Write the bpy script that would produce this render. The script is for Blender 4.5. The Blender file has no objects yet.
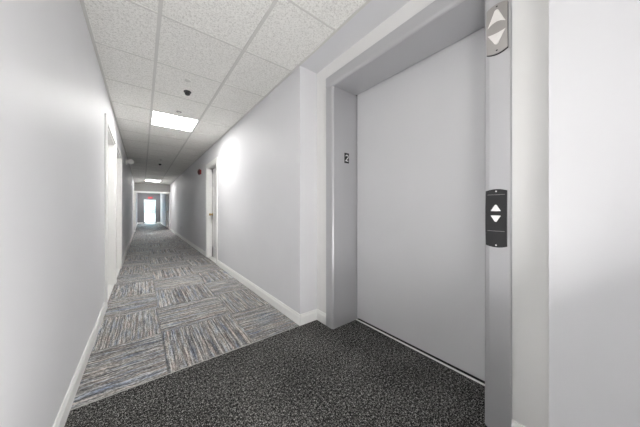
import bpy, bmesh, math, random
from mathutils import Vector, Matrix
random.seed(4)

# ------------------------------------------------------------------ camera, sky, sun, exposure
SC = bpy.context.scene
COL = SC.collection
CAM_H = 1.08
HC = 2.436                       # ceiling height
cd = bpy.data.cameras.new('camera'); cam = bpy.data.objects.new('camera', cd); COL.objects.link(cam)
cam.location = (0, 0, CAM_H); cam.rotation_euler = (math.radians(90), 0, -math.radians(35.865))
cd.sensor_fit = 'HORIZONTAL'; cd.sensor_width = 36.0; cd.lens = 223.39 / 640 * 36.0
cd.shift_x = 16 / 640; cd.shift_y = -3.5 / 640; cd.clip_start = 0.02; cd.clip_end = 200
SC.camera = cam

w = bpy.data.worlds.new('sky'); SC.world = w; w.use_nodes = True
nt = w.node_tree; bgn = nt.nodes['Background']
bgn.inputs['Color'].default_value = (0.74, 0.88, 1.0, 1); bgn.inputs['Strength'].default_value = 4.5
sd = bpy.data.lights.new('sun', 'SUN'); sun = bpy.data.objects.new('sun', sd); COL.objects.link(sun)
sd.energy = 9.0; sd.angle = 0.02; sun.rotation_euler = (math.radians(38), 0, math.radians(70))

# added fill light well behind the camera
ad = bpy.data.lights.new('added_fill_rear', 'AREA'); al = bpy.data.objects.new('added_fill_rear', ad); COL.objects.link(al)
ad.shape = 'RECTANGLE'; ad.size = 1.3; ad.size_y = 2.0; ad.energy = 12.0; ad.color = (1.0, 0.985, 0.96)
al.location = (0.43, -3.8, 1.15); al.rotation_euler = (math.radians(180 - 68), 0, 0)
# added low fill by the camera, turned up to brighten hall and ceiling
bd = bpy.data.lights.new('added_fill_low', 'AREA'); bl_ = bpy.data.objects.new('added_fill_low', bd); COL.objects.link(bl_)
bd.shape = 'RECTANGLE'; bd.size = 0.4; bd.size_y = 0.4; bd.energy = 9.0; bd.color = (1.0, 0.985, 0.96)
bl_.location = (0.45, -0.12, 0.5); bl_.rotation_euler = Vector((-0.5, 0.85, 0.8)).to_track_quat('-Z', 'Y').to_euler()
# another added fill, by the left wall, to brighten the lift front
fd = bpy.data.lights.new('added_fill_side', 'AREA'); fl = bpy.data.objects.new('added_fill_side', fd); COL.objects.link(fl)
fd.shape = 'RECTANGLE'; fd.size = 0.5; fd.size_y = 0.7; fd.energy = 3.0; fd.color = (1.0, 0.99, 0.97)
fl.location = (-0.25, 0.1, 1.9); fl.rotation_euler = Vector((1, 1.1, -0.1)).to_track_quat('-Z', 'Y').to_euler()
PANEL_POWER = 12.5                # emission of the lit diffusers
SC.view_settings.view_transform = 'Standard'; SC.view_settings.look = 'None'
SC.view_settings.gamma = 1.0; SC.view_settings.use_curve_mapping = False
SC.view_settings.exposure = 1.29

# ------------------------------------------------------------------ helpers
def new_mat(name, col, rough=0.5, metal=0.0, spec=0.5, bump=None, emis=None, coat=0.0):
    """bump = (scale, strength, distance)"""
    m = bpy.data.materials.new(name); m.use_nodes = True
    n = m.node_tree; b = n.nodes['Principled BSDF']
    b.inputs['Base Color'].default_value = (*col, 1); b.inputs['Roughness'].default_value = rough
    b.inputs['Metallic'].default_value = metal; b.inputs['Specular IOR Level'].default_value = spec
    b.inputs['Coat Weight'].default_value = coat
    if emis:
        b.inputs['Emission Color'].default_value = (*emis[0], 1); b.inputs['Emission Strength'].default_value = emis[1]
    tc = n.nodes.new('ShaderNodeTexCoord')
    sc_, st, di = bump if bump else (60, 0.05, 0.0005)
    nz = n.nodes.new('ShaderNodeTexNoise'); nz.inputs['Scale'].default_value = sc_; nz.inputs['Detail'].default_value = 3
    n.links.new(tc.outputs['Object'], nz.inputs['Vector'])
    bp = n.nodes.new('ShaderNodeBump'); bp.inputs['Strength'].default_value = st; bp.inputs['Distance'].default_value = di
    n.links.new(nz.outputs['Fac'], bp.inputs['Height']); n.links.new(bp.outputs['Normal'], b.inputs['Normal'])
    # a hint of uneven paint
    n2 = n.nodes.new('ShaderNodeTexNoise'); n2.inputs['Scale'].default_value = 1.7; n2.inputs['Detail'].default_value = 4
    n.links.new(tc.outputs['Object'], n2.inputs['Vector'])
    rp = n.nodes.new('ShaderNodeValToRGB')
    rp.color_ramp.elements[0].position = 0.3; rp.color_ramp.elements[1].position = 0.7
    rp.color_ramp.elements[0].color = (*[c * 0.97 for c in col], 1); rp.color_ramp.elements[1].color = (*col, 1)
    n.links.new(n2.outputs['Fac'], rp.inputs['Fac']); n.links.new(rp.outputs['Color'], b.inputs['Base Color'])
    return m

M = {}
M['wall'] = new_mat('wall_paint', (0.77, 0.77, 0.79), 0.55, spec=0.3, bump=(160, 0.10, 0.001))
M['white'] = new_mat('white_trim_paint', (0.92, 0.92, 0.90), 0.35)
M['alcove'] = new_mat('alcove_paint', (0.84, 0.835, 0.82), 0.5, bump=(160, 0.10, 0.001))
M['soffit'] = new_mat('soffit_paint', (0.72, 0.72, 0.74), 0.5, bump=(160, 0.10, 0.001))
M['bulkhead'] = new_mat('bulkhead_mid_grey', (0.36, 0.355, 0.34), 0.5)  # even mid grey for the bulkhead face
M['dark_wall'] = new_mat('dark_grey_paint', (0.19, 0.19, 0.20), 0.5)
M['steel'] = new_mat('grey_enamel', (0.56, 0.56, 0.575), 0.42, metal=0.5, bump=(300, 0.04, 0.0003))
M['door_steel'] = new_mat('grey_enamel_door', (0.72, 0.72, 0.735), 0.42, metal=0.1, bump=(420, 0.05, 0.0003))
M['alu'] = new_mat('aluminium', (0.92, 0.92, 0.91), 0.35, metal=0.35)
M['sillmetal'] = new_mat('bright_sill_metal', (0.95, 0.95, 0.94), 0.4, metal=0.0)
M['strip'] = new_mat('edge_strip', (0.42, 0.41, 0.39), 0.5)
M['black'] = new_mat('black_plastic', (0.018, 0.018, 0.02), 0.38)
M['gap'] = new_mat('dark_gap', (0.03, 0.03, 0.03), 0.8)
M['nickel'] = new_mat('brushed_nickel', (0.42, 0.40, 0.39), 0.38, metal=0.75, bump=(500, 0.15, 0.0004))
M['lens'] = new_mat('white_lens', (0.86, 0.835, 0.81), 0.35)
M['button'] = new_mat('white_button', (0.92, 0.92, 0.92), 0.3, emis=((1, 1, 1), 0.08))
M['digit'] = new_mat('white_paint_digit', (0.93, 0.93, 0.93), 0.4)
M['brass'] = new_mat('brass', (0.66, 0.47, 0.17), 0.28, metal=0.9)
M['red'] = new_mat('red_enamel', (0.33, 0.02, 0.025), 0.35)
M['darkred'] = new_mat('dark_gong', (0.09, 0.015, 0.018), 0.35)
M['plastic'] = new_mat('white_plastic', (0.83, 0.82, 0.79), 0.4)
M['greyplastic'] = new_mat('grey_plastic', (0.36, 0.35, 0.34), 0.4)
M['bar'] = new_mat('grid_bar_enamel', (0.68, 0.675, 0.65), 0.6, spec=0.2)
M['door_white'] = new_mat('white_door_paint', (0.80, 0.80, 0.79), 0.35)
M['door_grey'] = new_mat('grey_door_paint', (0.60, 0.60, 0.60), 0.4)
M['concrete'] = new_mat('pale_concrete', (0.80, 0.80, 0.78), 0.8, bump=(30, .2, .003))
M['exit_red'] = new_mat('exit_letters', (0.6, 0.02, 0.03), 0.4, emis=((1.0, 0.03, 0.06), 0.3))
M['exit_body'] = new_mat('exit_body', (0.30, 0.10, 0.11), 0.4)
M['panel'] = new_mat('lit_diffuser', (0.9, 0.9, 0.9), 0.5, emis=((1.0, 0.985, 0.96), PANEL_POWER))
g = bpy.data.materials.new('window_glass'); g.use_nodes = True
gb = g.node_tree.nodes['Principled BSDF']; gb.inputs['Transmission Weight'].default_value = 1.0
gb.inputs['Roughness'].default_value = 0.0; gb.inputs['IOR'].default_value = 1.45; gb.inputs['Base Color'].default_value = (0.62, 0.68, 0.70, 1)
M['glass'] = g
g2 = g.copy(); g2.name = 'teal_tinted_glass'; g2.node_tree.nodes['Principled BSDF'].inputs['Base Color'].default_value = (0.13, 0.31, 0.34, 1); M['tinted'] = g2

class NB:
    """tiny node-graph builder"""
    def __init__(s, name):
        s.m = bpy.data.materials.new(name); s.m.use_nodes = True; s.t = s.m.node_tree; s.b = s.t.nodes['Principled BSDF']
    def n(s, kind, **kw):
        x = s.t.nodes.new(kind)
        for k, v in kw.items(): setattr(x, k, v)
        return x
    def put(s, sock, v):
        if hasattr(v, 'is_output') or isinstance(v, bpy.types.NodeSocket): s.t.links.new(v, sock)
        else: sock.default_value = v
    def math(s, op, a, b=0.0, c=0.0):
        x = s.n('ShaderNodeMath', operation=op)
        s.put(x.inputs[0], a); s.put(x.inputs[1], b); s.put(x.inputs[2], c)
        return x.outputs[0]
    def comb(s, a, b, c):
        x = s.n('ShaderNodeCombineXYZ')
        s.put(x.inputs[0], a); s.put(x.inputs[1], b); s.put(x.inputs[2], c); return x.outputs[0]
    def noise(s, vec, scale, detail=2, rough=0.5):
        x = s.n('ShaderNodeTexNoise'); s.put(x.inputs['Vector'], vec); x.inputs['Scale'].default_value = scale
        x.inputs['Detail'].default_value = detail; x.inputs['Roughness'].default_value = rough; return x.outputs['Fac']
    def ramp(s, fac, stops, interp='LINEAR'):
        x = s.n('ShaderNodeValToRGB'); r = x.color_ramp; r.interpolation = interp
        while len(r.elements) < len(stops): r.elements.new(0.5)
        for e, (p, c) in zip(r.elements, stops): e.position = p; e.color = (*c, 1)
        s.put(x.inputs['Fac'], fac); return x.outputs['Color']
    def mix(s, fac, a, b, mode='MIX'):
        x = s.n('ShaderNodeMix', data_type='RGBA', blend_type=mode)
        s.put(x.inputs[0], fac); s.put(x.inputs[6], a); s.put(x.inputs[7], b); return x.outputs[2]
    def bump(s, h, strength, dist):
        x = s.n('ShaderNodeBump'); x.inputs['Strength'].default_value = strength; x.inputs['Distance'].default_value = dist
        s.put(x.inputs['Height'], h); s.t.links.new(x.outputs['Normal'], s.b.inputs['Normal'])

def carpet_tile_mat():
    k = NB('striped_carpet_tiles')
    tc = k.n('ShaderNodeTexCoord'); sp = k.n('ShaderNodeSeparateXYZ'); k.t.links.new(tc.outputs['Object'], sp.inputs[0])
    wob = k.noise(tc.outputs['Object'], 9, 2)
    x, y = sp.outputs[0], sp.outputs[1]
    p = k.math('DIVIDE', k.math('SUBTRACT', x, 0.135), 0.61); q = k.math('DIVIDE', k.math('SUBTRACT', y, 1.715), 0.61)
    ix = k.math('FLOOR', p); iy = k.math('FLOOR', q)
    par = k.math('FLOORED_MODULO', k.math('ADD', ix, iy), 2.0)          # 0: stripes run along the hall
    wn = k.n('ShaderNodeTexWhiteNoise', noise_dimensions='2D'); k.t.links.new(k.comb(ix, iy, 0.0), wn.inputs['Vector'])
    rnd = wn.outputs['Value']
    ipar = k.math('SUBTRACT', 1.0, par)
    across = k.math('ADD', k.math('MULTIPLY', x, ipar), k.math('MULTIPLY', y, par))
    along = k.math('ADD', k.math('MULTIPLY', y, ipar), k.math('MULTIPLY', x, par))
    # cross stripes wander a little and lean
    across = k.math('ADD', across, k.math('MULTIPLY', k.math('SUBTRACT', wob, 0.5), k.math('ADD', 0.004, k.math('MULTIPLY', par, 0.03))))
    off = k.math('MULTIPLY', rnd, 37.0)
    fine = k.noise(k.comb(k.math('MULTIPLY', across, 120.0), k.math('MULTIPLY', along, 7.0), off), 1.0, 2, 0.6)
    dash = k.noise(k.comb(k.math('MULTIPLY', across, 130.0), k.math('MULTIPLY', along, 60.0), off), 1.0, 2, 0.6)
    broad = k.noise(k.comb(k.math('MULTIPLY', across, 75.0), k.math('MULTIPLY', along, 0.8), off), 1.0, 1, 0.5)
    hue = k.noise(k.comb(k.math('MULTIPLY', across, 30.0), k.math('MULTIPLY', along, 3.5), k.math('ADD', off, 9.0)), 1.0, 2, 0.6)
    v = k.math('ADD', k.math('ADD', k.math('MULTIPLY', fine, 0.38), k.math('MULTIPLY', dash, 0.42)), k.math('MULTIPLY', broad, 0.34))
    base = k.ramp(v, [(0.45, (0.05, 0.051, 0.055)), (0.525, (0.19, 0.177, 0.171)), (0.595, (0.33, 0.322, 0.31)), (0.665, (0.68, 0.665, 0.64))])
    tint = k.ramp(hue, [(0.28, (0.55, 0.66, 0.90)), (0.42, (0.90, 0.95, 1.03)), (0.52, (1.0, 1.0, 1.0)), (0.62, (1.06, 0.99, 0.94)), (0.74, (1.12, 0.94, 0.93))])
    c = k.mix(1.0, base, tint, 'MULTIPLY')
    # faint tile joints
    fx = k.math('ABSOLUTE', k.math('SUBTRACT', k.math('FRACT', p), 0.5)); fy = k.math('ABSOLUTE', k.math('SUBTRACT', k.math('FRACT', q), 0.5))
    edge = k.math('GREATER_THAN', k.math('MAXIMUM', fx, fy), 0.4945)
    c = k.mix(k.math('MULTIPLY', edge, 0.35), c, (0.06, 0.06, 0.06, 1))
    k.t.links.new(c, k.b.inputs['Base Color'])
    k.b.inputs['Roughness'].default_value = 0.6; k.b.inputs['Specular IOR Level'].default_value = 0.35
    k.bump(k.math('ADD', v, k.noise(tc.outputs['Object'], 260, 2)), 0.6, 0.004)
    return k.m
M['carpet_tiles'] = carpet_tile_mat()

def dark_carpet_mat():
    k = NB('dark_speckled_carpet')
    tc = k.n('ShaderNodeTexCoord'); o = tc.outputs['Object']
    a = k.noise(o, 170, 3, 0.85); b = k.noise(o, 70, 2, 0.6); d = k.noise(o, 3.0, 2, 0.5)
    v = k.math('ADD', k.math('MULTIPLY', a, 0.8), k.math('ADD', k.math('MULTIPLY', b, 0.25), k.math('MULTIPLY', d, 0.05)))
    c = k.ramp(v, [(0.495, (0.004, 0.004, 0.004)), (0.56, (0.028, 0.0275, 0.0265)), (0.60, (0.12, 0.118, 0.112)), (0.65, (0.60, 0.59, 0.565))])
    k.t.links.new(c, k.b.inputs['Base Color'])
    k.b.inputs['Roughness'].default_value = 0.9; k.b.inputs['Specular IOR Level'].default_value = 0.2
    k.bump(v, 0.4, 0.003)
    return k.m
M['dark_carpet'] = dark_carpet_mat()

def ceiling_tile_mat():
    k = NB('fissured_ceiling_tile')
    tc = k.n('ShaderNodeTexCoord'); o = tc.outputs['Object']
    a = k.noise(o, 105, 2, 0.65); b = k.noise(o, 55, 1, 0.5)
    vo = k.n('ShaderNodeTexVoronoi'); vo.inputs['Scale'].default_value = 95; k.t.links.new(o, vo.inputs['Vector'])
    v = k.math('ADD', k.math('MULTIPLY', a, 0.7), k.math('MULTIPLY', b, 0.3))
    c = k.ramp(v, [(0.36, (0.66, 0.65, 0.62)), (0.50, (0.86, 0.855, 0.825)), (0.60, (0.93, 0.925, 0.895))])
    k.t.links.new(c, k.b.inputs['Base Color']); k.b.inputs['Roughness'].default_value = 0.85
    k.bump(v, 0.35, 0.004)
    return k.m
M['tile'] = ceiling_tile_mat()

def box(bm, x0, x1, y0, y1, z0, z1):
    vs = [bm.verts.new(p) for p in [(x0, y0, z0), (x1, y0, z0), (x1, y1, z0), (x0, y1, z0), (x0, y0, z1), (x1, y0, z1), (x1, y1, z1), (x0, y1, z1)]]
    for f in [(3, 2, 1, 0), (4, 5, 6, 7), (0, 1, 5, 4), (1, 2, 6, 5), (2, 3, 7, 6), (3, 0, 4, 7)]:
        bm.faces.new([vs[i] for i in f])
    return bm

def B(*bs):
    bm = bmesh.new()
    for b in bs: box(bm, *b)
    return bm

def prism(bm, prof, a0, a1, axis='y'):
    """profile points swept from a0 to a1: axis y -> (x,z), axis x -> (y,z), axis z -> (x,y)"""
    def P(u, v, a):
        return (u, a, v) if axis == 'y' else (a, u, v) if axis == 'x' else (u, v, a)
    v0 = [bm.verts.new(P(u, v, a0)) for u, v in prof]; v1 = [bm.verts.new(P(u, v, a1)) for u, v in prof]
    n = len(prof)
    for i in range(n): bm.faces.new([v0[i], v0[(i + 1) % n], v1[(i + 1) % n], v1[i]])
    bm.faces.new(v0[::-1]); bm.faces.new(v1)
    return bm

def lathe(bm, prof, seg=32, mat=None):
    """profile (r, z) around z; mat = Matrix to place it"""
    rings = []
    for r, z in prof:
        if r < 1e-6: rings.append([bm.verts.new((0, 0, z))])
        else: rings.append([bm.verts.new((r * math.cos(2 * math.pi * i / seg), r * math.sin(2 * math.pi * i / seg), z)) for i in range(seg)])
    new = [v for r in rings for v in r]
    for a, b in zip(rings, rings[1:]):
        for i in range(seg):
            j = (i + 1) % seg
            if len(a) == 1 and len(b) == 1: continue
            if len(a) == 1: bm.faces.new([a[0], b[i], b[j]])
            elif len(b) == 1: bm.faces.new([a[i], a[j], b[0]])
            else: bm.faces.new([a[i], a[j], b[j], b[i]])
    if mat is not None: bmesh.ops.transform(bm, matrix=mat, verts=new)
    return bm

def obj(name, bm, mat, parent=None, bevel=0.0, seg=2, smooth=False, loc=None):
    bmesh.ops.recalc_face_normals(bm, faces=bm.faces)
    me = bpy.data.meshes.new(name); bm.to_mesh(me); bm.free()
    me.materials.append(M[mat])
    if smooth:
        for p in me.polygons: p.use_smooth = True
        me.set_sharp_from_angle(angle=math.radians(40))
    o = bpy.data.objects.new(name, me); COL.objects.link(o)
    if parent:
        o.parent = parent                        # geometry is written in world coordinates
        o.matrix_parent_inverse = Matrix.Translation(parent.location).inverted()
    if bevel:
        md = o.modifiers.new('bevel', 'BEVEL'); md.width = bevel; md.segments = seg; md.limit_method = 'ANGLE'; md.angle_limit = math.radians(40)
    return o

def thing(name, label, cat, loc, group=None):
    o = bpy.data.objects.new(name, None); COL.objects.link(o); o.location = loc; o.empty_display_size = 0.05
    o['label'] = label; o['category'] = cat
    if group: o['group'] = group
    return o

def struct(name, bm, mat, **kw):
    o = obj(name, bm, mat, **kw); o['kind'] = 'structure'; return o

def struct_root(name, loc, label=None):
    o = bpy.data.objects.new(name, None); COL.objects.link(o); o.location = loc; o['kind'] = 'structure'; o.empty_display_size = 0.05
    return o

# ------------------------------------------------------------------ room shell
XL, XR, XA = -0.33, 1.20, 1.404           # left wall, right wall, back of the lift alcove
YN, YE = -6.5, 22.0                       # near and far end of the hall
YA0, YA1 = 0.137, 1.722                   # alcove
YC = 1.715                                # where the two carpets meet
TOP = HC + 0.15

struct('floor', B((XL - 0.25, XR + 0.35, YC, YE + 0.1, -0.10, 0.0)), 'carpet_tiles')
dark = bmesh.new(); box(dark, XL - 0.1, XR + 0.001, YN, YC - 0.004, -0.10, 0.0)
box(dark, XR + 0.001, 1.6995, YA0 - 0.02, YC - 0.004, -0.10, 0.0)
struct('floor', dark, 'dark_carpet')
struct('trim_1', prism(bmesh.new(), [(YC - 0.004, -0.01), (YC + 0.003, -0.01), (YC + 0.002, 0.002), (YC - 0.004, 0.001)], XL, XR, 'x'), 'strip')

def wall_y(name, xa, xb, y0, y1, openings, mat='wall'):
    """wall running along the hall between xa and xb, with door openings (ya, yb, ztop)"""
    bm = bmesh.new(); y = y0
    for ya, yb, zt in openings:
        box(bm, xa, xb, y, ya, 0, TOP); box(bm, xa, xb, ya, yb, zt, TOP); y = yb
    box(bm, xa, xb, y, y1, 0, TOP)
    return struct(name, bm, mat)

DH = 2.045
L_OPEN = [(3.265, 4.255, DH), (4.355, 5.32, DH), (12.0, 12.9, DH), (16.0, 16.9, DH)]
R_OPEN = [(4.62, 5.44, DH), (15.1, 16.3, DH)]
wall_y('wall_left', XL - 0.2, XL, YN, YE, L_OPEN)
wall_y('wall_right', XR, XR + 0.16, YA1, YE, R_OPEN)
struct('wall_right', B((XR, XR + 0.60, YN, YA0, 0, TOP)), 'wall')
# back of the alcove around the lift opening, and the return on the far side
FY0, FY1, OY0, OY1 = 0.277, 1.574, 0.380, 1.483    # lift frame outside / opening
OZ, FZ = 2.205, 2.312
FX, DX = 1.390, 1.716                               # frame face, door face
struct('wall_alcove', B((XA, XA + 0.16, YA0 - 0.1, OY0 - 0.02, 0, TOP), (XA, XA + 0.16, OY0 - 0.02, OY1 + 0.02, OZ + 0.02, TOP), (XA, XA + 0.16, OY1 + 0.02, YA1, 0, TOP)), 'alcove')
struct('wall_return', B((XR + 0.16, XA + 0.16, YA1, YA1 + 0.12, 0, TOP)), 'wall')
struct('wall_back', B((XL - 0.16, XR + 0.16, YN - 0.12, YN, 0, TOP)), 'wall')
# end wall with the glazed exit door
EX0, EX1, EZ = 0.085, 0.885, 1.93
struct('wall_end', B((XL - 0.16, EX0 - 0.04, YE, YE + 0.15, 0, TOP), (EX1 + 0.04, XR + 0.16, YE, YE + 0.15, 0, TOP), (EX0 - 0.04, EX1 + 0.04, YE, YE + 0.15, EZ + 0.04, TOP)), 'dark_wall')

# ceiling: lay-in tiles between grid bars, plasterboard over the alcove
ROW0, P = 1.84, 0.61
XM = [0.097, 0.700]
rows = [ROW0 + P * i for i in range(-14, 34)]
LIGHT_ROWS = [3, 17, 31]
cm = bmesh.new()
xs = [XL, XM[0], XM[1], XR]
for r in range(-14, 33):
    ya, yb = ROW0 + P * r, ROW0 + P * (r + 1)
    ya = max(ya, YN); yb = min(yb, YE)
    if yb <= ya: continue
    for ci in range(3):
        if ci == 1 and r in LIGHT_ROWS: continue
        box(cm, xs[ci] + 0.001, xs[ci + 1] - 0.001, ya + 0.001, yb - 0.001, HC + 0.004, HC + 0.03)
struct('ceiling', cm, 'tile', bevel=0.003, seg=1)
gm = bmesh.new()
for x in XM: box(gm, x - 0.012, x + 0.012, YN, YE, HC - 0.0015, HC + 0.02)
for y in rows:
    if YN < y < YE:
        for a, b in ((XL, XM[0] - 0.012), (XM[0] + 0.012, XM[1] - 0.012), (XM[1] + 0.012, XR)):
            box(gm, a, b, y - 0.006, y + 0.006, HC - 0.0005, HC + 0.02)
for a, b in ((XL, XL + 0.02), (XR - 0.02, XR)): box(gm, a, b, YN, YE, HC - 0.001, HC + 0.02)
struct('trim_2', gm, 'bar')
struct('ceiling', B((XR, XA, YA0, YA1, HC - 0.001, HC + 0.06)), 'soffit')
struct('ceiling', B((XL - 0.4, 2.4, YN - 0.2, YE + 0.14, TOP, TOP + 0.1)), 'gap')   # slab above the grid

# skirting boards
def skirt_prof(x, sgn, h=0.10, t=0.014):
    return [(x, 0), (x + sgn * t, 0), (x + sgn * t, h - 0.025), (x + sgn * t * 0.65, h - 0.012), (x + sgn * t * 0.5, h), (x, h)]
bl = bmesh.new()
for a, b in ((YN, 3.19), (5.395, 11.925), (12.97, 13.80), (14.06, 15.93), (16.97, YE)): prism(bl, skirt_prof(XL, 1), a, b)
struct('baseboard_left', bl, 'white')
br = bmesh.new()
for a, b in ((YA1 - 0.014, 4.545), (5.515, 13.80), (14.06, 15.02), (16.38, YE)): prism(br, skirt_prof(XR, -1), a, b)
prism(br, skirt_prof(XR, -1), YN, YA0 + 0.014)
struct('baseboard_right', br, 'white')
ba = bmesh.new()
prism(ba, [(YA1, 0), (YA1 - 0.014, 0), (YA1 - 0.014, 0.075), (YA1 - 0.009, 0.088), (YA1 - 0.007, 0.1), (YA1, 0.1)], XR, XA, 'x')
prism(ba, skirt_prof(XA, -1), FY1, YA1 - 0.014)
prism(ba, skirt_prof(XA, -1), YA0, FY0)
struct('baseboard_alcove', ba, 'white')
be = bmesh.new()
for a, b in ((XL, EX0 - 0.05), (EX1 + 0.05, XR)): box(be, a, b, YE - 0.014, YE, 0, 0.1)
struct('baseboard_end', be, 'white')

# bulkhead with a white cased opening across the hall
BY = 13.86
struct('wall_bulkhead', B((XL, XR, BY, BY + 0.14, 2.03, TOP)), 'bulkhead')
struct('trim_3', B((XL, XR, BY - 0.02, BY + 0.16, 1.945, 2.03), (XL, XL + 0.045, BY - 0.02, BY + 0.16, 0, 1.945), (XR - 0.045, XR, BY - 0.02, BY + 0.16, 0, 1.945)), 'white', bevel=0.004)

# ------------------------------------------------------------------ doors in the side walls
def side_door(name, side, ya, yb, zt, slab_mat, latch_far=True, slab_depth=0.105, hardware='brass', cn=0.075, cf=0.075, wt=0.16):
    X = XL if side < 0 else XR
    def bx(d0, d1, a, b, z0, z1):                 # d = depth into the wall (negative = into the hall)
        x0, x1 = X + side * d0, X + side * d1
        return (min(x0, x1), max(x0, x1), a, b, z0, z1)
    r = struct_root(name, (X, (ya + yb) / 2, 0))
    j = bmesh.new(); jt = 0.022
    for a, b in ((ya, ya + jt), (yb - jt, yb)): box(j, *bx(-0.001, wt, a, b, 0, zt))
    box(j, *bx(-0.001, wt, ya + jt, yb - jt, zt - jt, zt))
    obj('door_frame', j, 'white', r)
    obj('threshold', B(bx(0.0, slab_depth + 0.04, ya + jt, yb - jt, 0.0, 0.010)), 'white', r, bevel=0.002, seg=1)
    s = bmesh.new()
    sd0, sd1 = slab_depth - 0.016, slab_depth
    for a, b in ((ya + jt, ya + jt + 0.012), (yb - jt - 0.012, yb - jt)): box(s, *bx(sd0 - 0.02, sd1, a, b, 0, zt - jt))
    box(s, *bx(sd0 - 0.02, sd1, ya + jt, yb - jt, zt - jt - 0.012, zt - jt))
    obj('door_stop', s, 'white', r)
    c = bmesh.new(); cw = 0.075; a_, b_ = ya - cn, yb + cf
    box(c, *bx(-0.018, 0, a_, ya + 0.006, 0, zt + cw)); box(c, *bx(-0.018, 0, yb - 0.006, b_, 0, zt + cw))
    box(c, *bx(-0.018, 0, ya + 0.006, yb - 0.006, zt - 0.006, zt + cw))
    obj('casing', c, 'white', r, bevel=0.005)
    # six-panel style slab: recessed panels
    sl = bmesh.new(); y0, y1 = ya + jt + 0.004, yb - jt - 0.004
    box(sl, *bx(slab_depth + 0.010, slab_depth + 0.040, y0, y1, 0.012, zt - jt - 0.004))
    W = y1 - y0; st = 0.11
    for a, b in ((y0, y0 + st), (y1 - st, y1), ((y0 + y1) / 2 - 0.05, (y0 + y1) / 2 + 0.05)): box(sl, *bx(slab_depth + 0.001, slab_depth + 0.0105, a, b, 0.012, zt - jt - 0.004))
    for z0, z1 in ((0.012, 0.24), (0.86, 1.02), (1.60, 1.70), (zt - jt - 0.12, zt - jt - 0.004)): box(sl, *bx(slab_depth + 0.001, slab_depth + 0.0105, y0, y1, z0, z1))
    slab = obj('door_panel', sl, slab_mat, r, bevel=0.002, seg=1)
    ky = (y1 - 0.065) if latch_far else (y0 + 0.065)
    kb = bmesh.new()
    mt = Matrix.Translation((X + side * slab_depth, ky, 0.98)) @ Matrix.Rotation(-side * math.pi / 2, 4, 'Y')
    lathe(kb, [(0, 0), (0.032, 0), (0.032, 0.006), (0.012, 0.012), (0.012, 0.035), (0.026, 0.045), (0.030, 0.058), (0.024, 0.070), (0, 0.074)], 20, mt)
    k = obj('door_knob', kb, hardware, r, smooth=True); k['label'] = 'brass door knob'
    hb = bmesh.new(); hy = (y0 - 0.004) if latch_far else (y1 + 0.004)
    for z in (0.35, 1.05, 1.75): lathe(hb, [(0, 0), (0.008, 0), (0.008, 0.09), (0, 0.09)], 10, Matrix.Translation((X + side * (slab_depth - 0.004), hy, z)))
    h = obj('hinge', hb, hardware, r, smooth=True); h['label'] = 'brass hinges'
    return r

side_door('door_2', -1, 3.265, 4.255, DH, 'door_grey', latch_far=False, slab_depth=0.112, cf=0.049, wt=0.2)
side_door('door_3', -1, 4.355, 5.32, DH, 'door_grey', latch_far=False, slab_depth=0.112, cn=0.049, wt=0.2)
side_door('door_4', 1, 4.62, 5.44, DH, 'door_white', slab_depth=0.095)
side_door('door_5', -1, 12.0, 12.9, DH, 'door_white', wt=0.2)
side_door('door_6', -1, 16.0, 16.9, DH, 'door_grey', wt=0.2)
side_door('door_7', 1, 15.1, 16.3, DH, 'door_grey')

# ------------------------------------------------------------------ glazed exit door at the far end and the bright terrace beyond
r = struct_root('door_8', (0.485, YE, 0))
fm = B((EX0 - 0.04, EX0, YE - 0.01, YE + 0.15, 0, EZ + 0.04), (EX1, EX1 + 0.04, YE - 0.01, YE + 0.15, 0, EZ + 0.04), (EX0, EX1, YE - 0.01, YE + 0.15, EZ, EZ + 0.04))
obj('door_frame', fm, 'dark_wall', r)
lf = B((EX0, EX0 + 0.06, YE + 0.05, YE + 0.09, 0.01, EZ), (EX1 - 0.06, EX1, YE + 0.05, YE + 0.09, 0.01, EZ), (EX0 + 0.06, EX1 - 0.06, YE + 0.05, YE + 0.09, 0.01, 0.12),
       (EX0 + 0.06, EX1 - 0.06, YE + 0.05, YE + 0.09, EZ - 0.07, EZ), (EX0 + 0.06, EX1 - 0.06, YE + 0.05, YE + 0.09, 0.78, 0.84))
obj('door_leaf', lf, 'white', r, bevel=0.003)
obj('glass_pane', B((EX0 + 0.06, EX1 - 0.06, YE + 0.067, YE + 0.073, 0.12, 0.78)), 'glass', r)
obj('glass_pane', B((EX0 + 0.06, EX1 - 0.06, YE + 0.067, YE + 0.073, 0.84, EZ - 0.07)), 'tinted', r)
obj('push_bar', B((EX0 + 0.08, EX1 - 0.08, YE + 0.0, YE + 0.03, 0.93, 0.97), (EX0 + 0.08, EX0 + 0.11, YE + 0.02, YE + 0.05, 0.92, 0.98), (EX1 - 0.11, EX1 - 0.08, YE + 0.02, YE + 0.05, 0.92, 0.98)), 'alu', r, bevel=0.004)
struct('floor', B((-4, 5, YE + 0.16, YE + 6.0, -0.15, -0.03)), 'concrete')
struct('wall_terrace', B((-4, 5, YE + 3.0, YE + 3.15, -0.03, 0.80)), 'concrete')

# ------------------------------------------------------------------ the lift
lift = thing('elevator', 'grey enamelled elevator entrance with closed wide door in the white alcove', 'elevator', (1.55, (OY0 + OY1) / 2, 0))
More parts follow.
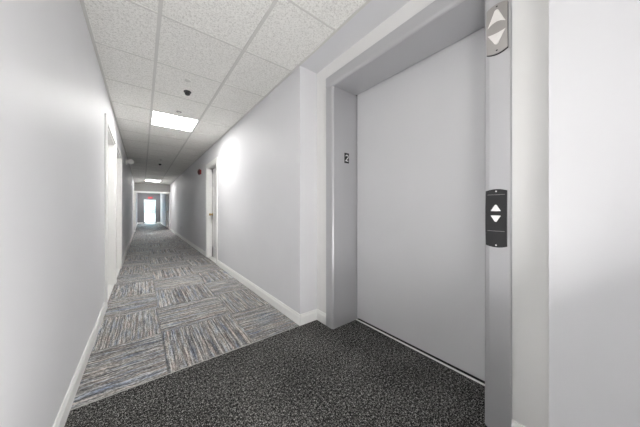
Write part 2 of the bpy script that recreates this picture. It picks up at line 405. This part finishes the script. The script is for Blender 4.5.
# pressed metal jambs: front face, small step, deep reveal
def jamb(yo, yi):
    s = 1 if yi > yo else -1
    pr = [(XA + 0.02, yo), (FX + 0.004, yo), (FX, yo + s * 0.004), (FX, yi - s * 0.022), (FX + 0.006, yi - s * 0.006), (FX + 0.014, yi), (DX + 0.10, yi), (DX + 0.10, yi - s * 0.015), (XA + 0.02, yi - s * 0.015)]
    return prism(bmesh.new(), pr, 0.0, OZ, 'z')
jl_ = obj('jamb', jamb(FY1, OY1), 'steel', lift)
jr_ = obj('jamb', jamb(FY0, OY0), 'steel', lift)
hp = [(XA + 0.02, FZ), (FX + 0.004, FZ), (FX, FZ - 0.004), (FX, OZ + 0.024), (FX + 0.006, OZ + 0.007), (FX + 0.014, OZ + 0.001), (DX - 0.012, OZ + 0.001), (DX - 0.012, OZ + 0.016), (XA + 0.02, OZ + 0.016)]
hd = bmesh.new()
vs = []
for a in (FY0, FY1):
    vs.append([hd.verts.new((x, a if i < 6 or i >= 6 else a, z)) for i, (x, z) in enumerate(hp)])
for i in range(len(hp)): hd.faces.new([vs[0][i], vs[0][(i + 1) % len(hp)], vs[1][(i + 1) % len(hp)], vs[1][i]])
hd.faces.new(vs[0][::-1]); hd.faces.new(vs[1])
obj('frame_header', hd, 'steel', lift)
obj('door_panel', B((DX, DX + 0.035, OY0 - 0.05, OY1 - 0.006, 0.020, OZ + 0.05)), 'door_steel', lift)
sill = obj('sill', B((1.700, DX - 0.001, OY0 + 0.001, OY1 - 0.001, -0.03, 0.005)), 'sillmetal', lift, bevel=0.001, seg=1); sill['label'] = 'bright metal sill'
box_ = bmesh.new(); box(box_, DX + 0.06, DX + 0.09, FY0 - 0.3, OY1 + 0.1, -0.1, TOP); box(box_, XA + 0.16, DX + 0.05, OY1 + 0.02, OY1 + 0.05, -0.1, TOP); box(box_, XA + 0.16, DX + 0.05, FY0 - 0.3, FY0 - 0.27, -0.1, TOP)
box(box_, DX, DX + 0.06, FY0 - 0.2, OY1 + 0.02, -0.1, -0.02)  # dark block added under the door, stops light leaking into the gap
struct('wall_shaft', box_, 'gap')

# floor number plate on the far jamb
sg = thing('floor_number_sign', 'small black plate with a white 2 on the elevator jamb', 'sign', (1.572, OY1, 1.573))
pb = B((1.541, 1.601, OY1 - 0.0035, OY1 - 0.0002, 1.524, 1.620))
obj('plate', pb, 'black', sg, bevel=0.001, seg=1)
def stroke(bm, pts, wd, y0, y1):
    """thick polyline in the x,z plane"""
    n = len(pts); L = []; R = []
    for i, p in enumerate(pts):
        a = Vector(pts[max(i - 1, 0)]); b = Vector(pts[min(i + 1, n - 1)]); d = (b - a).normalized(); nrm = Vector((-d.y, d.x)) * wd / 2
        L.append(Vector(p) + nrm); R.append(Vector(p) - nrm)
    for i in range(n - 1):
        q = [L[i], L[i + 1], R[i + 1], R[i]]
        f0 = [bm.verts.new((v.x, y0, v.y)) for v in q]; f1 = [bm.verts.new((v.x, y1, v.y)) for v in q]
        bm.faces.new(f0); bm.faces.new(f1[::-1])
        for k in range(4): bm.faces.new([f0[k], f0[(k + 1) % 4], f1[(k + 1) % 4], f1[k]])
db = bmesh.new(); cx, cz = 1.572, 1.572
pts = [(cx + 0.016 * math.cos(a), cz + 0.012 + 0.016 * math.sin(a)) for a in [math.radians(d) for d in range(165, -46, -15)]]
pts += [(cx - 0.017, cz - 0.027), (cx + 0.021, cz - 0.030)]
stroke(db, pts[:-1], 0.0075, OY1 - 0.005, OY1 - 0.0034); stroke(db, [(cx - 0.019, cz - 0.027), (cx + 0.018, cz - 0.027)], 0.0075, OY1 - 0.005, OY1 - 0.0034)
obj('digit', db, 'digit', sg)

# hall lantern: curved nickel cover with white up and down lenses, on the near jamb
def rounded_tri(cy, cz, wd, ht, up, curve_base, x0, x1, n=7):
    """curved triangle in the y,z plane, extruded in x"""
    s = 1 if up else -1
    pts = []
    # tip rounded
    tip = (cy, cz + s * ht / 2)
    for i in range(7):
        t = math.pi * (0.15 + 0.7 * i / 6); pts.append((cy + math.cos(t) * wd * 0.13, cz + s * (ht / 2 - wd * 0.13 + math.sin(t) * wd * 0.13)))
    L = (cy - wd / 2, cz - s * ht / 2); R_ = (cy + wd / 2, cz - s * ht / 2)
    for i in range(n + 1):
        t = i / n; y = L[0] + (R_[0] - L[0]) * t; z = L[1] + s * curve_base * 4 * t * (1 - t); pts.append((y, z))
    bm = bmesh.new()
    a = [bm.verts.new((x0, y, z)) for y, z in pts]; b = [bm.verts.new((x1, y, z)) for y, z in pts]
    k = len(pts)
    for i in range(k): bm.faces.new([a[i], a[(i + 1) % k], b[(i + 1) % k], b[i]])
    bm.faces.new(a[::-1]); bm.faces.new(b)
    return bm
LY, LZ = 0.327, 1.952
lan = thing('hall_lantern', 'curved brushed metal elevator lantern with two white arrow lenses high on jamb', 'indicator', (FX, LY, LZ))
# bowed cover: profile in plan, ends cut to shallow arcs
def bowed(yc, zc, wd, ht, depth, x, arc, ny=10, nz=10):
    bm = bmesh.new(); F = []; Bk = []
    for j in range(nz + 1):
        rowf = []; rowb = []
        for i in range(ny + 1):
            u = -1 + 2 * i / ny; v = -1 + 2 * j / nz
            y = yc + u * wd / 2; z = zc + v * (ht / 2 - arc * u * u)
            rowf.append(bm.verts.new((x - 0.004 - depth * (1 - v * v), y, z))); rowb.append(bm.verts.new((x, y, z)))
        F.append(rowf); Bk.append(rowb)
    for j in range(nz):
        for i in range(ny):
            bm.faces.new([F[j][i], F[j][i + 1], F[j + 1][i + 1], F[j + 1][i]]); bm.faces.new([Bk[j][i], Bk[j + 1][i], Bk[j + 1][i + 1], Bk[j][i + 1]])
    for i in range(ny):
        bm.faces.new([F[0][i], Bk[0][i], Bk[0][i + 1], F[0][i + 1]]); bm.faces.new([F[nz][i], F[nz][i + 1], Bk[nz][i + 1], Bk[nz][i]])
    for j in range(nz):
        bm.faces.new([F[j][0], F[j + 1][0], Bk[j + 1][0], Bk[j][0]]); bm.faces.new([F[j][ny], Bk[j][ny], Bk[j + 1][ny], F[j + 1][ny]])
    return bm
obj('cover', bowed(LY, LZ, 0.078, 0.238, 0.008, FX - 0.006, 0.012), 'nickel', lan, smooth=True)
bk = obj('back_box', bowed(LY, LZ - 0.003, 0.080, 0.238, 0.0, FX, 0.012), 'black', lan); bk['label'] = 'black base behind the cover'
up = obj('up_lens', rounded_tri(LY, LZ + 0.050, 0.068, 0.074, True, 0.016, FX - 0.020, FX - 0.008), 'lens', lan, bevel=0.002); up['label'] = 'white lens pointing up'
dn = obj('down_lens', rounded_tri(LY, LZ - 0.050, 0.068, 0.056, False, 0.004, FX - 0.020, FX - 0.008), 'lens', lan, bevel=0.002); dn['label'] = 'white lens pointing down'
for z in (LZ + 0.105, LZ - 0.105):
    obj('screw', lathe(bmesh.new(), [(0, 0), (0.0038, 0), (0.0038, 0.0015), (0, 0.002)], 12, Matrix.Translation((FX - 0.0105, LY, z)) @ Matrix.Rotation(-math.pi / 2, 4, 'Y')), 'black', lan)

# call station with two white arrow buttons
CY, CZ = 0.331, 1.040
cs = thing('call_station', 'black elevator call plate with white up and down arrow buttons', 'button panel', (FX, CY, CZ))
obj('faceplate', bowed(CY, CZ, 0.080, 0.282, 0.007, FX, 0.008), 'black', cs, smooth=True)
for nm, z, u in (('up_button', CZ + 0.050, True), ('down_button', CZ - 0.002, False)):
    s = 1 if u else -1
    b = obj(nm, rounded_tri(CY, z, 0.038, 0.030, u, -0.001, FX - 0.0145, FX - 0.008), 'button', cs, bevel=0.0015); b['label'] = 'white arrow button pointing ' + ('up' if u else 'down')
obj('ridge', B((FX - 0.0125, FX - 0.006, CY - 0.032, CY + 0.032, CZ - 0.062, CZ - 0.0605)), 'greyplastic', cs)
obj('ridge', B((FX - 0.009, FX - 0.003, CY - 0.032, CY + 0.032, CZ + 0.113, CZ + 0.1145)), 'greyplastic', cs)
for z in (CZ + 0.130, CZ - 0.130):
    obj('screw', lathe(bmesh.new(), [(0, 0), (0.0035, 0), (0.0035, 0.0015), (0, 0.002)], 12, Matrix.Translation((FX - 0.0055, CY, z)) @ Matrix.Rotation(-math.pi / 2, 4, 'Y')), 'alu', cs)

# ------------------------------------------------------------------ ceiling panels and fittings
LABELS = {
          3: 'nearest and largest bright square ceiling light panel', 17: 'middle bright ceiling light panel before the bulkhead', 31: 'farthest ceiling light panel just before the exit door'}
for rw in LIGHT_ROWS:
    ya = ROW0 + P * rw + 0.008; yb = ROW0 + P * (rw + 1) - 0.008; xa, xb = XM[0] + 0.012, XM[1] - 0.012
    if yb > YE: continue
    t = thing('ceiling_light', LABELS[rw], 'ceiling light', ((xa + xb) / 2, (ya + yb) / 2, HC), 'recessed light panels along the hall')
    e = 0.010
    obj('light_frame', B((xa, xa + e, ya, yb, HC - 0.002, HC + 0.04), (xb - e, xb, ya, yb, HC - 0.002, HC + 0.04), (xa + e, xb - e, ya, ya + e, HC - 0.002, HC + 0.04), (xa + e, xb - e, yb - e, yb, HC - 0.002, HC + 0.04), (xa, xb, ya, yb, HC + 0.04, HC + 0.05)), 'white', t)
    obj('diffuser', B((xa + e, xb - e, ya + e, yb - e, HC + 0.000, HC + 0.004)), 'panel', t)

DOWN = lambda x, y: Matrix.Translation((x, y, HC + 0.004)) @ Matrix.Rotation(math.pi, 4, 'X')
def ceiling_disc(name, label, cat, x, y, parts, group=None):
    t = thing(name, label, cat, (x, y, HC), group)
    for pn, prof, mt in parts: obj(pn, lathe(bmesh.new(), prof, 28, DOWN(x, y)), mt, t, smooth=True)
    return t
cam_parts = [('trim_ring', [(0, 0), (0.040, 0), (0.040, 0.006), (0.034, 0.012), (0, 0.012)], 'black'), ('eyeball', [(0.028, 0.011), (0.030, 0.020), (0.026, 0.034), (0.014, 0.042), (0, 0.044)], 'black')]
ceiling_disc('dome_camera', 'small black dome on the ceiling nearest the viewer', 'camera', 0.419, 2.866, cam_parts, 'black ceiling domes')
ceiling_disc('dome_camera', 'small black dome on the ceiling beyond the nearest light panel', 'camera', 0.418, 7.83, cam_parts, 'black ceiling domes')
disc = [('cover_plate', [(0, 0), (0.030, 0), (0.030, 0.003), (0, 0.004)], 'bar')]
ceiling_disc('sprinkler_cover', 'faint pale round cover disc just before the nearest black dome', 'sprinkler', 0.385, 2.62, disc, 'concealed sprinkler covers')
disc2 = [('cover_plate', [(0, 0), (0.034, 0), (0.034, 0.004), (0, 0.006)], 'greyplastic'), ('deflector', [(0.008, 0.005), (0.008, 0.018), (0.016, 0.019), (0.016, 0.021), (0, 0.022)], 'bar')]
ceiling_disc('fire_sprinkler', 'grey sprinkler head just before the nearest light panel', 'sprinkler', 0.409, 3.52, disc2, 'sprinkler heads')
ceiling_disc('fire_sprinkler', 'grey sprinkler head just before the far black dome', 'sprinkler', 0.407, 7.18, disc2, 'sprinkler heads')
ceiling_disc('smoke_detector', 'round white smoke detector just beyond the nearest light panel', 'smoke detector', 0.420, 4.72,
             [('base', [(0, 0), (0.080, 0), (0.080, 0.010), (0.070, 0.014), (0, 0.014)], 'plastic'), ('vent_ring', [(0.058, 0.013), (0.058, 0.020), (0, 0.020)], 'greyplastic'), ('cap', [(0, 0.019), (0.064, 0.019), (0.062, 0.026), (0.045, 0.032), (0, 0.034)], 'plastic')])

# ------------------------------------------------------------------ wall fittings
# red fire bell on the right wall
t = thing('fire_bell', 'round dark red fire bell on right wall beyond the door', 'alarm', (XR, 6.12, 2.04))
obj('back_box', B((XR - 0.035, XR, 6.12 - 0.055, 6.12 + 0.055, 1.985, 2.095)), 'red', t, bevel=0.006)
obj('gong', lathe(bmesh.new(), [(0, 0.078), (0.025, 0.077), (0.055, 0.066), (0.074, 0.050), (0.080, 0.036), (0.075, 0.034), (0, 0.036)], 32, Matrix.Translation((XR, 6.12, 2.04)) @ Matrix.Rotation(-math.pi / 2, 4, 'Y')), 'darkred', t, smooth=True)
# emergency light on the left wall
t = thing('emergency_light', 'white round emergency lamp high on the left wall', 'emergency light', (XL, 6.9, 2.25))
obj('wall_plate', B((XL, XL + 0.03, 6.81, 6.99, 2.19, 2.31)), 'plastic', t, bevel=0.008)
obj('arm', lathe(bmesh.new(), [(0, 0), (0.014, 0), (0.014, 0.05), (0, 0.05)], 14, Matrix.Translation((XL + 0.025, 6.9, 2.25)) @ Matrix.Rotation(math.pi / 2, 4, 'Y')), 'plastic', t, smooth=True)
obj('lamp_head', lathe(bmesh.new(), [(0, 0), (0.045, 0.004), (0.062, 0.03), (0.066, 0.062), (0.060, 0.068), (0, 0.072)], 26, Matrix.Translation((XL + 0.10, 6.92, 2.245)) @ Matrix.Rotation(math.radians(80), 4, 'X')), 'plastic', t, smooth=True)
# outlet
t = thing('wall_outlet', 'small pale power outlet low on the right wall', 'outlet', (XR, 9.73, 0.39))
obj('cover_plate', B((XR - 0.006, XR, 9.695, 9.765, 0.335, 0.45)), 'greyplastic', t, bevel=0.002)
obj('socket', B((XR - 0.008, XR - 0.005, 9.713, 9.747, 0.345, 0.382)), 'plastic', t); obj('socket', B((XR - 0.008, XR - 0.005, 9.713, 9.747, 0.402, 0.439)), 'plastic', t)

# exit sign over the far door
t = thing('exit_sign', 'red lit exit sign above the glazed door at the far end', 'exit sign', (0.52, YE - 0.05, 2.06))
obj('housing', B((0.36, 0.68, YE - 0.05, YE, 1.98, 2.16)), 'exit_body', t, bevel=0.004)
lt = bmesh.new(); ly0, ly1 = YE - 0.054, YE - 0.0495
zb, zt_, lw = 2.01, 2.13, 0.018
def seg(a, b): stroke(lt, [a, b], lw, ly0, ly1)
x = 0.385
seg((x, zb), (x, zt_)); [seg((x, z), (x + 0.045, z)) for z in (zb + .009, (zb + zt_) / 2, zt_ - .009)]
x = 0.455; seg((x, zb), (x + 0.055, zt_)); seg((x, zt_), (x + 0.055, zb))
x = 0.545; seg((x, zb), (x, zt_))
x = 0.575; seg((x, zt_ - .009), (x + 0.075, zt_ - .009)); seg((x + 0.0375, zb), (x + 0.0375, zt_ - .009))
obj('lettering', lt, 'exit_red', t)
